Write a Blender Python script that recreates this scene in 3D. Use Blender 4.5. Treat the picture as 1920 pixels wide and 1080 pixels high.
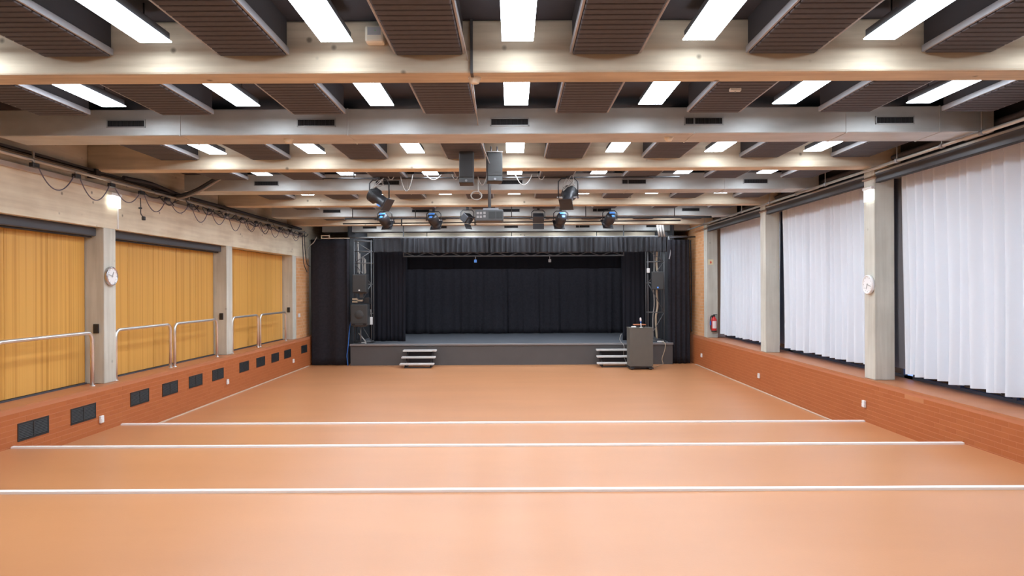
import bpy, math, random
from mathutils import Vector, Matrix
R = random.Random(7)
PI = math.pi
for o in list(bpy.data.objects): bpy.data.objects.remove(o)
scene = bpy.context.scene
C = scene.collection
# ------------------------------------------------------------------ camera, world, exposure
E = 2.57                      # eye height above the main floor
F = 1280.0                    # focal length in pixels of a 1920 wide frame
ROLL = 0.0046
cam_d = bpy.data.cameras.new('camera'); cam = bpy.data.objects.new('camera', cam_d); C.objects.link(cam)
cam_d.sensor_width = 36; cam_d.lens = 24.0; cam_d.clip_start = .05; cam_d.clip_end = 200
cam.matrix_world = Matrix.Translation((0, 0, E)) @ Matrix.Rotation(PI/2, 4, 'X') @ Matrix.Rotation(-ROLL, 4, 'Z')
scene.camera = cam
w = bpy.data.worlds.new('world'); scene.world = w; w.use_nodes = True
bg = w.node_tree.nodes['Background']; bg.inputs[0].default_value = (.30, .46, .95, 1); bg.inputs[1].default_value = 1.4
scene.view_settings.view_transform = 'Standard'; scene.view_settings.look = 'None'
scene.view_settings.exposure = 0.0; scene.view_settings.gamma = 1.0; scene.view_settings.use_curve_mapping = False
LAMP = 22.0

def P(x, y, Z):               # point at depth Z seen at photo pixel (x, y)
    dx = x-961; yc = y + dx*ROLL
    return Vector((dx*Z/F, Z, E-(yc-541)*Z/F))

# ------------------------------------------------------------------ materials
MATS = {}
def nt(name):
    m = bpy.data.materials.new(name); m.use_nodes = True; MATS[name] = m
    return m, m.node_tree, m.node_tree.nodes['Principled BSDF']
def mat(name, col, rough=.6, metal=0, var=0, scale=(1, 1, 1), nscale=6, bump=0, spec=.5, col2=None, coord='Object', detail=6, lo=.3, hi=.7):
    m, t, b = nt(name)
    b.inputs['Base Color'].default_value = (*col, 1); b.inputs['Roughness'].default_value = rough
    b.inputs['Metallic'].default_value = metal; b.inputs['Specular IOR Level'].default_value = spec
    if var or bump:
        tc = t.nodes.new('ShaderNodeTexCoord'); mp = t.nodes.new('ShaderNodeMapping'); mp.inputs['Scale'].default_value = scale
        n = t.nodes.new('ShaderNodeTexNoise'); n.inputs['Scale'].default_value = nscale; n.inputs['Detail'].default_value = detail
        t.links.new(tc.outputs[coord], mp.inputs[0]); t.links.new(mp.outputs[0], n.inputs['Vector'])
        if var:
            r = t.nodes.new('ShaderNodeValToRGB'); c2 = col2 or tuple(c*(1-var) for c in col)
            r.color_ramp.elements[0].position = lo; r.color_ramp.elements[1].position = hi
            r.color_ramp.elements[0].color = (*c2, 1); r.color_ramp.elements[1].color = (*col, 1)
            t.links.new(n.outputs['Fac'], r.inputs[0]); t.links.new(r.outputs[0], b.inputs['Base Color'])
        if bump:
            bp = t.nodes.new('ShaderNodeBump'); bp.inputs['Strength'].default_value = bump; bp.inputs['Distance'].default_value = .01
            t.links.new(n.outputs['Fac'], bp.inputs['Height']); t.links.new(bp.outputs[0], b.inputs['Normal'])
    return m
def emit(name, col, s):
    m, t, b = nt(name)
    b.inputs['Base Color'].default_value = (*col, 1); b.inputs['Emission Color'].default_value = (*col, 1); b.inputs['Emission Strength'].default_value = s
    return m
def concrete(name, col, dark, axis, spots=.5):
    """board-marked concrete: streaks along one axis, blow holes, soft blotches"""
    m, t, b = nt(name); L = t.links.new; N = t.nodes.new
    tc = N('ShaderNodeTexCoord'); geo = N('ShaderNodeNewGeometry')
    def noise(sc, scale, det=5):
        mp = N('ShaderNodeMapping'); mp.inputs['Scale'].default_value = sc
        n = N('ShaderNodeTexNoise'); n.inputs['Scale'].default_value = scale; n.inputs['Detail'].default_value = det
        L(geo.outputs['Position'], mp.inputs[0]); L(mp.outputs[0], n.inputs['Vector']); return n.outputs['Fac']
    st = [5, 5, 5]; st[axis] = .35
    a = noise(st, 2.4); bl = noise((1, 1, 1), 1.3, 4)
    mx = N('ShaderNodeMath'); mx.operation = 'ADD'; L(a, mx.inputs[0]); L(bl, mx.inputs[1])
    r = N('ShaderNodeValToRGB'); r.color_ramp.elements[0].position = .36; r.color_ramp.elements[1].position = .6
    half = N('ShaderNodeMath'); half.operation = 'MULTIPLY'; half.inputs[1].default_value = .5; L(mx.outputs[0], half.inputs[0])
    r.color_ramp.elements[0].color = (*dark, 1); r.color_ramp.elements[1].color = (*col, 1); L(half.outputs[0], r.inputs[0])
    v = N('ShaderNodeTexVoronoi'); v.inputs['Scale'].default_value = 3.2; L(geo.outputs['Position'], v.inputs['Vector'])
    r2 = N('ShaderNodeValToRGB'); r2.color_ramp.elements[0].position = .05; r2.color_ramp.elements[1].position = .11
    r2.color_ramp.elements[0].color = (1-spots,)*3+(1,); r2.color_ramp.elements[1].color = (1, 1, 1, 1); L(v.outputs['Distance'], r2.inputs[0])
    mm = N('ShaderNodeMix'); mm.data_type = 'RGBA'; mm.blend_type = 'MULTIPLY'; mm.inputs[0].default_value = 1
    L(r.outputs[0], mm.inputs[6]); L(r2.outputs[0], mm.inputs[7]); L(mm.outputs[2], b.inputs['Base Color'])
    b.inputs['Roughness'].default_value = .8
    bp = N('ShaderNodeBump'); bp.inputs['Strength'].default_value = .35; bp.inputs['Distance'].default_value = .01
    L(a, bp.inputs['Height']); L(bp.outputs[0], b.inputs['Normal'])
    return m
concrete('beam_concrete', (.66, .57, .43), (.44, .36, .265), 0, .6)
concrete('header_concrete', (.78, .70, .54), (.60, .51, .38), 1, .6)
concrete('pillar_concrete', (.62, .61, .54), (.48, .465, .40), 2, .25)
def floor_mat():
    m, t, b = nt('floor_lino'); L = t.links.new; N = t.nodes.new
    geo = N('ShaderNodeNewGeometry'); n = N('ShaderNodeTexNoise'); n.inputs['Scale'].default_value = .7; n.inputs['Detail'].default_value = 8
    mp = N('ShaderNodeMapping'); mp.inputs['Scale'].default_value = (.5, 1.6, 1); L(geo.outputs['Position'], mp.inputs[0]); L(mp.outputs[0], n.inputs['Vector'])
    r = N('ShaderNodeValToRGB'); r.color_ramp.elements[0].position = .3; r.color_ramp.elements[1].position = .7
    r.color_ramp.elements[0].color = (.54, .228, .092, 1); r.color_ramp.elements[1].color = (.60, .26, .108, 1)
    L(n.outputs['Fac'], r.inputs[0]); L(r.outputs[0], b.inputs['Base Color'])
    b.inputs['Roughness'].default_value = .36; b.inputs['Specular IOR Level'].default_value = 1.0
    n2 = N('ShaderNodeTexNoise'); n2.inputs['Scale'].default_value = 60; n2.inputs['Detail'].default_value = 4
    L(geo.outputs['Position'], n2.inputs['Vector'])
    bp = N('ShaderNodeBump'); bp.inputs['Strength'].default_value = .12; bp.inputs['Distance'].default_value = .004
    L(n2.outputs['Fac'], bp.inputs['Height']); L(bp.outputs[0], b.inputs['Normal'])
floor_mat()
def brick_mat(name, c1, c2):
    m, t, b = nt(name); L = t.links.new; N = t.nodes.new
    oi = N('ShaderNodeObjectInfo'); geo = N('ShaderNodeNewGeometry')
    add = N('ShaderNodeMath'); add.operation = 'ADD'; L(oi.outputs['Random'], add.inputs[0]); L(geo.outputs['Random Per Island'], add.inputs[1])
    fr = N('ShaderNodeMath'); fr.operation = 'FRACT'; L(add.outputs[0], fr.inputs[0])
    r = N('ShaderNodeValToRGB'); r.color_ramp.elements[0].color = (*c1, 1); r.color_ramp.elements[1].color = (*c2, 1)
    L(fr.outputs[0], r.inputs[0])
    n = N('ShaderNodeTexNoise'); n.inputs['Scale'].default_value = 30; L(geo.outputs['Position'], n.inputs['Vector'])
    bp = N('ShaderNodeBump'); bp.inputs['Strength'].default_value = .2; bp.inputs['Distance'].default_value = .004
    L(n.outputs['Fac'], bp.inputs['Height']); L(bp.outputs[0], b.inputs['Normal'])
    L(r.outputs[0], b.inputs['Base Color']); b.inputs['Roughness'].default_value = .6
brick_mat('terracotta_brick', (.41, .114, .028), (.44, .128, .033))
brick_mat('orange_brick', (.66, .32, .13), (.76, .41, .20))
def wood_mat():
    m, t, b = nt('oak_veneer'); L = t.links.new; N = t.nodes.new
    geo = N('ShaderNodeNewGeometry'); oi = N('ShaderNodeObjectInfo')
    def noise(sc, s, d):
        mp = N('ShaderNodeMapping'); mp.inputs['Scale'].default_value = sc; L(geo.outputs['Position'], mp.inputs[0])
        n = N('ShaderNodeTexNoise'); n.inputs['Scale'].default_value = s; n.inputs['Detail'].default_value = d; L(mp.outputs[0], n.inputs['Vector']); return n.outputs['Fac']
    a = noise((1, 34, .06), 2.4, 4); c = noise((1, 7, .05), 2, 2)
    ad = N('ShaderNodeMath'); ad.operation = 'ADD'; L(a, ad.inputs[0]); L(c, ad.inputs[1])
    hv = N('ShaderNodeMath'); hv.operation = 'MULTIPLY'; hv.inputs[1].default_value = .5; L(ad.outputs[0], hv.inputs[0])
    r = N('ShaderNodeValToRGB'); r.color_ramp.elements[0].position = .38; r.color_ramp.elements[1].position = .52
    r.color_ramp.elements[0].color = (.56, .275, .050, 1); r.color_ramp.elements[1].color = (.72, .39, .092, 1)
    L(hv.outputs[0], r.inputs[0])
    hs = N('ShaderNodeHueSaturation'); mr = N('ShaderNodeMapRange'); mr.inputs[3].default_value = .93; mr.inputs[4].default_value = 1.05
    L(oi.outputs['Random'], mr.inputs[0]); L(mr.outputs[0], hs.inputs['Value']); L(r.outputs[0], hs.inputs['Color'])
    L(hs.outputs[0], b.inputs['Base Color']); b.inputs['Roughness'].default_value = .42
wood_mat()
mat('mortar', (.50, .185, .085), .85)
brick_mat('pale_brick', (.52, .20, .075), (.54, .215, .085))
mat('ledge_tile', (.50, .19, .08), .45, var=.12, nscale=3, bump=.1)
mat('kerb_white', (.92, .89, .86), .5)
mat('base_cream', (.62, .45, .34), .6)
mat('absorber_brown', (.072, .072, .088), .75, var=.2, nscale=20)
mat('absorber_side', (.035, .032, .036), .8)
mat('rail_grey', (.33, .33, .35), .45, metal=.3)
mat('ceiling_black', (.04, .036, .042), .9, var=.3, nscale=3)
mat('jamb_grey', (.28, .28, .30), .6)
mat('housing_dark', (.06, .06, .065), .6)
mat('void_black', (.03, .03, .035), .85)
mat('galvanised', (.60, .61, .60), .5, metal=.45, var=.2, scale=(.4, 1, 1), nscale=5, bump=.05)
mat('duct_grille_frame', (.42, .43, .43), .45, metal=.5)
mat('duct_fin', (.05, .05, .055), .5, metal=.3)
mat('chrome', (.82, .81, .81), .28, metal=.85)
mat('conduit', (.50, .48, .44), .4, metal=.6)
mat('tray_dark', (.06, .055, .055), .6, metal=.2)
mat('pelmet_grey', (.09, .095, .105), .42, metal=.3)
mat('trunk_grey', (.42, .37, .33), .7)
mat('roller_dark', (.055, .058, .068), .5)
mat('frame_alu', (.10, .11, .13), .45, metal=.4)
mat('white_plastic', (.82, .81, .80), .4)
mat('cream_plastic', (.78, .70, .56), .5)
mat('grey_plastic', (.35, .34, .34), .5)
mat('black_plastic', (.02, .02, .022), .45)
mat('grille_black', (.028, .03, .032), .5, metal=.3)
mat('grille_void', (.01, .01, .011), .9)
mat('black_cable', (.03, .028, .035), .55)
mat('violet_cable', (.12, .105, .14), .5)
mat('white_cable', (.38, .36, .34), .5)
mat('beige_cable', (.48, .38, .27), .6)
mat('blue_cable', (.03, .16, .55), .45)
mat('black_drape', (.030, .029, .036), .95, var=.25, nscale=14, spec=.15)
mat('black_velvet', (.017, .017, .022), .95, spec=.1)
mat('border_black', (.006, .006, .008), .95, spec=.05)
mat('mortar_pale', (.70, .50, .34), .85)
mat('valance_cloth', (.04, .041, .047), .8, spec=.25)
mat('stage_front', (.098, .092, .092), .7, var=.1, nscale=2)
mat('stage_deck', (.12, .125, .142), .45, var=.2, nscale=3)
mat('stage_edge', (.24, .24, .25), .4, metal=.4)
mat('tread_grey', (.60, .565, .55), .55)
mat('dark_steel', (.05, .05, .053), .5, metal=.5)
mat('truss_grey', (.13, .13, .135), .5, metal=.2)
mat('speaker_black', (.04, .04, .042), .65)
mat('speaker_grille', (.052, .052, .052), .75, bump=.3, nscale=220)
mat('lectern_grey', (.125, .115, .098), .55, var=.08, nscale=4)
mat('lamp_black', (.035, .035, .04), .4, metal=.3)
mat('gel_blue', (.12, .36, .95), .4)
mat('lens_glass', (.02, .02, .03), .05)
mat('projector_grey', (.085, .09, .095), .5)
mat('projector_vent', (.035, .04, .042), .6)
mat('red_paint', (.62, .02, .02), .3)
mat('label_white', (.8, .72, .72), .5)
mat('sign_cream', (.74, .66, .44), .5)
mat('sign_red', (.75, .16, .08), .5)
mat('clock_steel', (.55, .52, .53), .25, metal=.8)
mat('clock_face', (.85, .85, .85), .5)
mat('hand_grey', (.42, .42, .42), .5)
mat('green_led', (.1, .5, .1), .4)
mat('wall_plain', (.62, .55, .45), .8, var=.15, nscale=2)
mat('hose_grey', (.30, .28, .27), .5)
emit('lamp_panel', (.865, .97, 1.075), LAMP)
emit('exit_white', (.93, 1, 1), 3.2)
emit('exit_green', (.35, .95, .85), 2.2)
def cloth(name, col, trans):
    m, t, b = nt(name); L = t.links.new; N = t.nodes.new
    b.inputs['Base Color'].default_value = (*col, 1); b.inputs['Roughness'].default_value = .9; b.inputs['Specular IOR Level'].default_value = .1
    tr = N('ShaderNodeBsdfTranslucent'); tr.inputs[0].default_value = (*col, 1)
    mx = N('ShaderNodeMixShader'); mx.inputs[0].default_value = trans
    L(b.outputs[0], mx.inputs[1]); L(tr.outputs[0], mx.inputs[2]); L(mx.outputs[0], t.nodes['Material Output'].inputs[0])
cloth('white_cloth', (.80, .86, .93), .12)
def glass():
    m, t, b = nt('window_glass'); L = t.links.new; N = t.nodes.new
    tr = N('ShaderNodeBsdfTransparent'); tr.inputs[0].default_value = (.85, .92, 1, 1)
    gl = N('ShaderNodeBsdfGlossy'); gl.inputs['Roughness'].default_value = .02
    fr = N('ShaderNodeFresnel'); fr.inputs[0].default_value = 1.5
    mx = N('ShaderNodeMixShader'); L(fr.outputs[0], mx.inputs[0]); L(tr.outputs[0], mx.inputs[1]); L(gl.outputs[0], mx.inputs[2])
    L(mx.outputs[0], t.nodes['Material Output'].inputs[0])
glass()

# ------------------------------------------------------------------ mesh helpers
class MB:
    def __init__(s): s.v = []; s.f = []; s.sm = []
    def add(s, vs, fs, smooth=False):
        n = len(s.v); s.v += [tuple(v) for v in vs]; s.f += [tuple(i+n for i in f) for f in fs]; s.sm += [smooth]*len(fs); return s
    def box(s, x0, x1, y0, y1, z0, z1, M=None):
        vs = [(x, y, z) for z in (z0, z1) for y in (y0, y1) for x in (x0, x1)]
        if M is not None: vs = [M @ Vector(v) for v in vs]
        return s.add(vs, [(0, 2, 3, 1), (4, 5, 7, 6), (0, 1, 5, 4), (2, 6, 7, 3), (0, 4, 6, 2), (1, 3, 7, 5)])
    def bbox(s, x0, x1, y0, y1, z0, z1, b=.01, M=None):
        """box with chamfered edges"""
        cx, cy, cz = (x0+x1)/2, (y0+y1)/2, (z0+z1)/2; hx, hy, hz = (x1-x0)/2, (y1-y0)/2, (z1-z0)/2
        import bmesh
        bm = bmesh.new(); bmesh.ops.create_cube(bm, size=2)
        for v in bm.verts: v.co = Vector((v.co.x*hx+cx, v.co.y*hy+cy, v.co.z*hz+cz))
        bmesh.ops.bevel(bm, geom=bm.edges[:], offset=min(b, hx*.9, hy*.9, hz*.9), segments=2, affect='EDGES', profile=.5)
        bm.verts.index_update()
        vs = [v.co.copy() for v in bm.verts]; fs = [[v.index for v in f.verts] for f in bm.faces]; bm.free()
        if M is not None: vs = [M @ v for v in vs]
        return s.add(vs, fs)
    def tube(s, pts, r, n=8, cap=True):
        pts = [Vector(p) for p in pts]; rs = r if isinstance(r, (list, tuple)) else [r]*len(pts)
        vs = []; fs = []; up = None
        for i, p in enumerate(pts):
            d = (pts[min(i+1, len(pts)-1)]-pts[max(i-1, 0)])
            if d.length < 1e-9: d = Vector((0, 0, 1))
            d.normalize()
            if up is None: up = Vector((0, 0, 1)) if abs(d.z) < .9 else Vector((1, 0, 0))
            a = d.cross(up)
            if a.length < 1e-6: a = d.cross(Vector((1, .3, .2)))
            a.normalize(); up = a.cross(d).normalized()
            for k in range(n):
                t = 2*PI*k/n; vs.append(p + (a*math.cos(t)+up*math.sin(t))*rs[i])
        for i in range(len(pts)-1):
            for k in range(n):
                fs.append((i*n+k, i*n+(k+1) % n, (i+1)*n+(k+1) % n, (i+1)*n+k))
        s.add(vs, fs, True)
        if cap:
            m = len(pts)-1; base = len(s.v)-len(vs)
            s.f.append(tuple(base+k for k in reversed(range(n)))); s.f.append(tuple(base+m*n+k for k in range(n))); s.sm += [False, False]
        return s
    def lathe(s, prof, M=None, n=20, cap=True):
        """profile of (radius, height) around local z"""
        vs = []; fs = []
        for (r, h) in prof:
            for k in range(n):
                t = 2*PI*k/n; vs.append(Vector((r*math.cos(t), r*math.sin(t), h)))
        if M is not None: vs = [M @ v for v in vs]
        for i in range(len(prof)-1):
            for k in range(n): fs.append((i*n+k, i*n+(k+1) % n, (i+1)*n+(k+1) % n, (i+1)*n+k))
        s.add(vs, fs, True); base = len(s.v)-len(vs)
        if cap:
            s.f.append(tuple(base+k for k in reversed(range(n)))); s.f.append(tuple(base+(len(prof)-1)*n+k for k in range(n))); s.sm += [False, False]
        return s
    def prism(s, poly, d0, d1, M):
        """polygon in local xy extruded along local z"""
        n = len(poly)
        vs = [M @ Vector((x, y, d0)) for x, y in poly]+[M @ Vector((x, y, d1)) for x, y in poly]
        fs = [tuple(reversed(range(n))), tuple(range(n, 2*n))]+[(i, (i+1) % n, n+(i+1) % n, n+i) for i in range(n)]
        return s.add(vs, fs)
    def mesh(s, name, m):
        me = bpy.data.meshes.new(name); me.from_pydata(s.v, [], s.f); me.materials.append(MATS[m])
        me.polygons.foreach_set('use_smooth', s.sm); me.update(); return me
    def build(s, name, m, parent=None, loc=(0, 0, 0)):
        o = bpy.data.objects.new(name, s.mesh(name, m)); C.objects.link(o); o.location = loc
        if parent is not None: o.parent = parent
        return o
def inst(me, name, parent=None, loc=(0, 0, 0)):
    o = bpy.data.objects.new(name, me); C.objects.link(o); o.location = loc
    if parent is not None: o.parent = parent
    return o
def tag(o, label, cat, group=None):
    o['label'] = label; o['category'] = cat
    if group: o['group'] = group
    return o
def thing(name, label, cat, loc=(0, 0, 0), group=None, rz=0):
    o = bpy.data.objects.new(name, None); C.objects.link(o); o.location = loc; o.rotation_euler = (0, 0, rz); o.empty_display_size = .1
    return tag(o, label, cat, group)
def struct(o): o['kind'] = 'structure'; return o
def stuff(o): o['kind'] = 'stuff'; return o
def aim(origin, direction, roll=0):
    """matrix whose local z points along direction"""
    q = Vector(direction).normalized().to_track_quat('Z', 'Y').to_matrix().to_4x4()
    return Matrix.Translation(origin) @ q @ Matrix.Rotation(roll, 4, 'Z')
ORD = ['first', 'second', 'third', 'fourth', 'fifth', 'sixth', 'seventh', 'eighth', 'ninth', 'tenth', 'eleventh', 'twelfth']
def arc_sag(a, b, sag, n=12):
    a = Vector(a); b = Vector(b)
    return [a.lerp(b, i/n) - Vector((0, 0, sag*4*(i/n)*(1-i/n))) for i in range(n+1)]
def smooth_path(pts, n=6):
    pts = [Vector(p) for p in pts]; out = []
    for i in range(len(pts)-1):
        p0 = pts[max(i-1, 0)]; p1 = pts[i]; p2 = pts[i+1]; p3 = pts[min(i+2, len(pts)-1)]
        for k in range(n):
            t = k/n
            out.append(.5*((2*p1)+(p2-p0)*t+(2*p0-5*p1+4*p2-p3)*t*t+(3*p1-p0-3*p2+p3)*t**3))
    out.append(pts[-1]); return out

# ------------------------------------------------------------------ dimensions
XL, XLP, XLW = -6.80, -6.95, -7.27       # left: low wall face, pillar face, wood panels
XR, XRP, XRW = 6.12, 6.18, 6.88          # right: low wall face, pillar face, window plane
LEDGE = E-1.60
SOFF = E+1.973; CEIL = E+2.46; LPL = E+2.142; LMP = E+2.195   # soffit, ceiling, acoustic panels, lights
YB = 28.4                                 # back wall
YF = -3.0                                 # wall behind the camera
TIER = [(11.86, 0.0), (9.27, .225), (6.53, .43), (3.85, .635), (YF, .84)]   # edge depth, height beyond it
def tier_z(y):
    return 0 if y > 11.86 else .225 if y > 9.27 else .43 if y > 6.53 else .635 if y > 3.85 else .84
PY = [1.63, 6.63, 11.63, 16.63, 21.63]         # near faces of the pillars
PD = .35
BEAM = [6.26+2.5*i for i in range(-3, 9)] # alternating ducts and beams; index 3 is the nearest beam in view

# ------------------------------------------------------------------ floor
b = MB()
prof = [(YB, 0), (11.86, 0), (11.86, .225), (9.27, .225), (9.27, .43), (6.53, .43), (6.53, .635), (3.85, .635), (3.85, .84), (YF, .84)]
for (y0, z0), (y1, z1) in zip(prof[:-1], prof[1:]):
    b.add([(-8, y0, z0), (8, y0, z0), (8, y1, z1), (-8, y1, z1)], [(0, 3, 2, 1)])
b.add([(-8, YB, -.2), (8, YB, -.2), (8, YF, -.2), (-8, YF, -.2)], [(0, 1, 2, 3)])
floor = struct(b.build('floor', 'floor_lino'))
for y, z in ((11.86, .225), (9.27, .43), (6.53, .635), (3.85, .84)):
    MB().bbox(XL+.02, XR-.02, y-.06, y+.004, z-.02, z+.028, .008).build('step_edge', 'kerb_white', floor)

# ------------------------------------------------------------------ left wall
b = MB(); b.box(-8, XL-.0005, YF, YB, -.2, LEDGE-.03)
wl = struct(b.build('wall_left', 'mortar'))
MB().box(-8, XL+.002, YF, YB, LEDGE-.03, LEDGE).build('ledge', 'ledge_tile', wl)
b = MB(); b.box(-8, XLP, YF, 23.4, E+1.06, E+1.70); b.build('header', 'header_concrete', wl)
b = MB(); b.box(-8, -7.0, YF, YB, E+1.70, CEIL+.1); b.build('upper_wall', 'header_concrete', wl)
b = MB(); b.box(-8, XLP, YF, 6.6, LEDGE, E+1.06); b.build('plain_wall', 'wall_plain', wl)
b = MB(); b.box(-8, -7.05, 23.4, YB, LEDGE, E+1.70); b.build('plain_wall', 'wall_plain', wl)
b = MB(); b.box(-8, XLP+.002, PY[4]+PD, 23.4, LEDGE, E+1.06); b.build('brick_backing', 'mortar_pale', wl)
b = MB(); b.box(-8, XLW-.05, 6.6, PY[4]+PD, LEDGE, E+1.06); b.build('back_lining', 'void_black', wl)

def brick_wall(parent, xface, sgn, mname, lim):
    """running bond on a side wall; sgn +1 faces +X; the nearest pieces are single objects"""
    bl, bh, j = .24, .0665, .008
    full = MB(); half = MB()
    for mb, l in ((full, bl), (half, bl/2-j/2)):
        mb.bbox(-.02 if sgn > 0 else -.001, .001 if sgn > 0 else .02, 0, l, 0, bh, .0008)
    fm = full.mesh('brick', mname)
    rest = MB(); cand = []
    rows = 13
    for r in range(rows):
        z = -.0+r*(bh+j)+.002
        if z+bh > LEDGE-.03: break
        y = YF+.02 + (0 if r % 2 else (bl+j)/2)
        while y+bl < 23.2:
            if z+bh > tier_z(y+bl)+.01 and y > 6.0:
                cand.append((y, z))
            y += bl+j
    cand.sort()
    vis = [c for c in cand if c[0] > lim]; one = set(vis[:300])
    for (y, z) in cand:
        if (y, z) in one:
            o = inst(fm, 'brick', parent, (xface, y, z))
            if sgn < 0 and 9.95 < y < 10.42 and z > .80:
                o.material_slots[0].link = 'OBJECT'; o.material_slots[0].material = MATS['pale_brick']; o['label'] = 'paler replacement brick'
        else:
            x0, x1 = (xface-.02, xface+.001) if sgn > 0 else (xface-.001, xface+.02)
            rest.box(x0, x1, y, y+bl, z, z+bh)
    stuff(rest.build('brick_courses', mname, parent))
brick_wall(wl, XL, 1, 'terracotta_brick', 8.8)
def brick_panel(parent, x, sgn, y0, y1, z0, z1, mname):
    b = MB(); bl, bh, j = .24, .088, .012; r = 0; z = z0
    while z+bh < z1+.001:
        y = y0-(0 if r % 2 else .126)
        while y < y1:
            a, c = max(y, y0), min(y+bl, y1)
            if c-a > .02: b.box(*((x-.02, x+.006) if sgn > 0 else (x-.006, x+.02)), a, c, z, z+bh)
            y += bl+j
        z += bh+j; r += 1
    stuff(b.build('face_bricks', mname, parent))
brick_panel(wl, XLP, 1, PY[4]+PD+.01, 23.35, LEDGE+.01, E+1.05, 'orange_brick')

# ------------------------------------------------------------------ right wall
b = MB(); b.box(XR+.0005, XRW+.05, YF, YB, -.2, LEDGE-.03)
wr = struct(b.build('wall_right', 'mortar'))
MB().box(XR-.002, XRW+.05, YF, YB, LEDGE-.03, LEDGE).build('ledge', 'ledge_tile', wr)
b = MB(); b.box(XRW+.02, 8, YF, YB, E+1.90, CEIL+.1); b.box(6.42, XRW+.02, YF, 23.9, E+1.985, CEIL+.1); b.build('upper_wall', 'void_black', wr)
b = MB(); b.box(6.25, 8, YF, 6.6, LEDGE, E+2.04); b.build('plain_wall', 'wall_plain', wr)
b = MB(); b.box(XRP+.028, 8, PY[4]+PD, YB, LEDGE, CEIL); b.build('brick_backing', 'mortar_pale', wr)
brick_wall(wr, XR, -1, 'terracotta_brick', 7.9)
brick_panel(wr, XRP+.03, -1, PY[4]+PD+.01, 24.4, LEDGE+.01, E+2.4, 'orange_brick')

# thin pale strips where the walls meet the main floor
for nm, x0, x1 in (('baseboard_left', XL+.005, XL+.05), ('baseboard_right', XR-.05, XR-.005)):
    struct(MB().bbox(x0, x1, 11.9, 22.7, 0, .022, .006).build(nm, 'base_cream'))

# ------------------------------------------------------------------ back, front, ceiling
struct(MB().box(-8, 8, YB, YB+.2, -.2, CEIL+.2).build('wall_back', 'void_black'))
struct(MB().box(-8, 8, YF-.2, YF, -.2, CEIL+.2).build('wall_front', 'wall_plain'))
struct(MB().box(-8, 8, YF, YB, CEIL, CEIL+.15).build('ceiling', 'ceiling_black'))

# ------------------------------------------------------------------ pillars
PILL = []
def pillar(side, y, label, name='concrete_pillar'):
    if side < 0: x0, x1, top = XLP-.34, XLP, E+1.06
    else: x0, x1, top = XRP, XRP+.34, SOFF+.02
    t = thing(name, label, 'pillar', ((x0+x1)/2, y+PD/2, LEDGE), 'pillars along the left wall' if side < 0 else 'pillars along the right windows')
    h = PD/2
    MB().bbox(-.17, .17, -h, h, 0, top-LEDGE, .012).build('shaft', 'pillar_concrete', t)
    return t
wl_txt = ['pale concrete pillar on left ledge outside the left picture edge', 'concrete pillar with round clock on left ledge, nearest in view',
          'concrete pillar on left ledge between the clock pillar and the brick end', 'farthest concrete pillar on left ledge beside orange brick']
wr_txt = ['concrete pillar on right ledge outside the right picture edge', 'concrete pillar with clock and exit sign between white curtains',
          'plain concrete pillar between second and third white curtain', 'concrete pillar with red fire extinguisher beside orange brick']
for i in range(4):
    pillar(-1, PY[i+1], wl_txt[i]); p = pillar(1, PY[i+1], wr_txt[i])
    h = PD/2
    if i: MB().tube([(-h-.008, -h-.008, SOFF-LEDGE-.12), (-h-.008, h, SOFF-LEDGE-.12)], .022, 6).tube([(-h-.008, -h-.008, SOFF-LEDGE-.12), (h+.1, -h-.008, SOFF-LEDGE-.12)], .022, 6).build('conduit_band', 'rail_grey' if 0 else 'trunk_grey', p)

# ------------------------------------------------------------------ beams and ducts
vis = 0
NAMEB = {}
nb = nd = 0
for i, y in enumerate(BEAM):
    isbeam = (i % 2 == 1)
    if isbeam:
        k = (i-3)//2
        lab = {-1: 'board-marked concrete ceiling beam overhead, before the nearest lights'}.get(k) or f'board-marked concrete ceiling beam, {ORD[k]} beam counted from the viewer'
        o = MB().bbox(-7.0, 6.5, y, y+.31, SOFF, CEIL, .02).build('ceiling_beam', 'beam_concrete')
        tag(o, lab, 'beam', 'concrete ceiling beams')
    else:
        k = (i-4)//2
        lab = f'galvanised air duct across the ceiling, {ORD[k]} duct from the viewer' if k >= 0 else ('galvanised air duct overhead behind the viewer' if k < -1 else 'galvanised air duct overhead, nearest above the viewer')
        t = thing('air_duct', lab, 'duct', (0, y, SOFF), 'ventilation ducts across the ceiling')
        b = MB(); b.bbox(-6.6, 6.2, 0, .54, 0, .34, .012); b.build('duct_body', 'galvanised', t)
        for xs in (-4.25, -2.1, 2.35, 4.3, 5.5):
            MB().bbox(xs-.008, xs+.008, -.006, .546, -.006, .346, .003).build('seam', 'galvanised', t)
        if k >= 0:
            for xg in (-4.94, -2.5, -.02, 2.47, 4.92):
                g = MB(); w2, z0, z1 = .25, .105, .21
                g.box(xg-w2, xg+w2, -.012, 0, z0, z0+.014).box(xg-w2, xg+w2, -.012, 0, z1-.014, z1).box(xg-w2, xg-w2+.014, -.012, 0, z0, z1).box(xg+w2-.014, xg+w2, -.012, 0, z0, z1)
                go = g.build('grille_frame', 'duct_grille_frame', t)
                fb = MB(); fb.box(xg-w2+.014, xg+w2-.014, -.002, .0, z0+.014, z1-.014)
                fb.build('grille_back', 'grille_void', go)
                fb = MB()
                for q in range(30):
                    xx = xg-w2+.02+q*(2*w2-.04)/29; fb.box(xx-.002, xx+.002, -.010, -.002, z0+.014, z1-.014)
                stuff(fb.build('fins', 'duct_fin', go))

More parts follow.
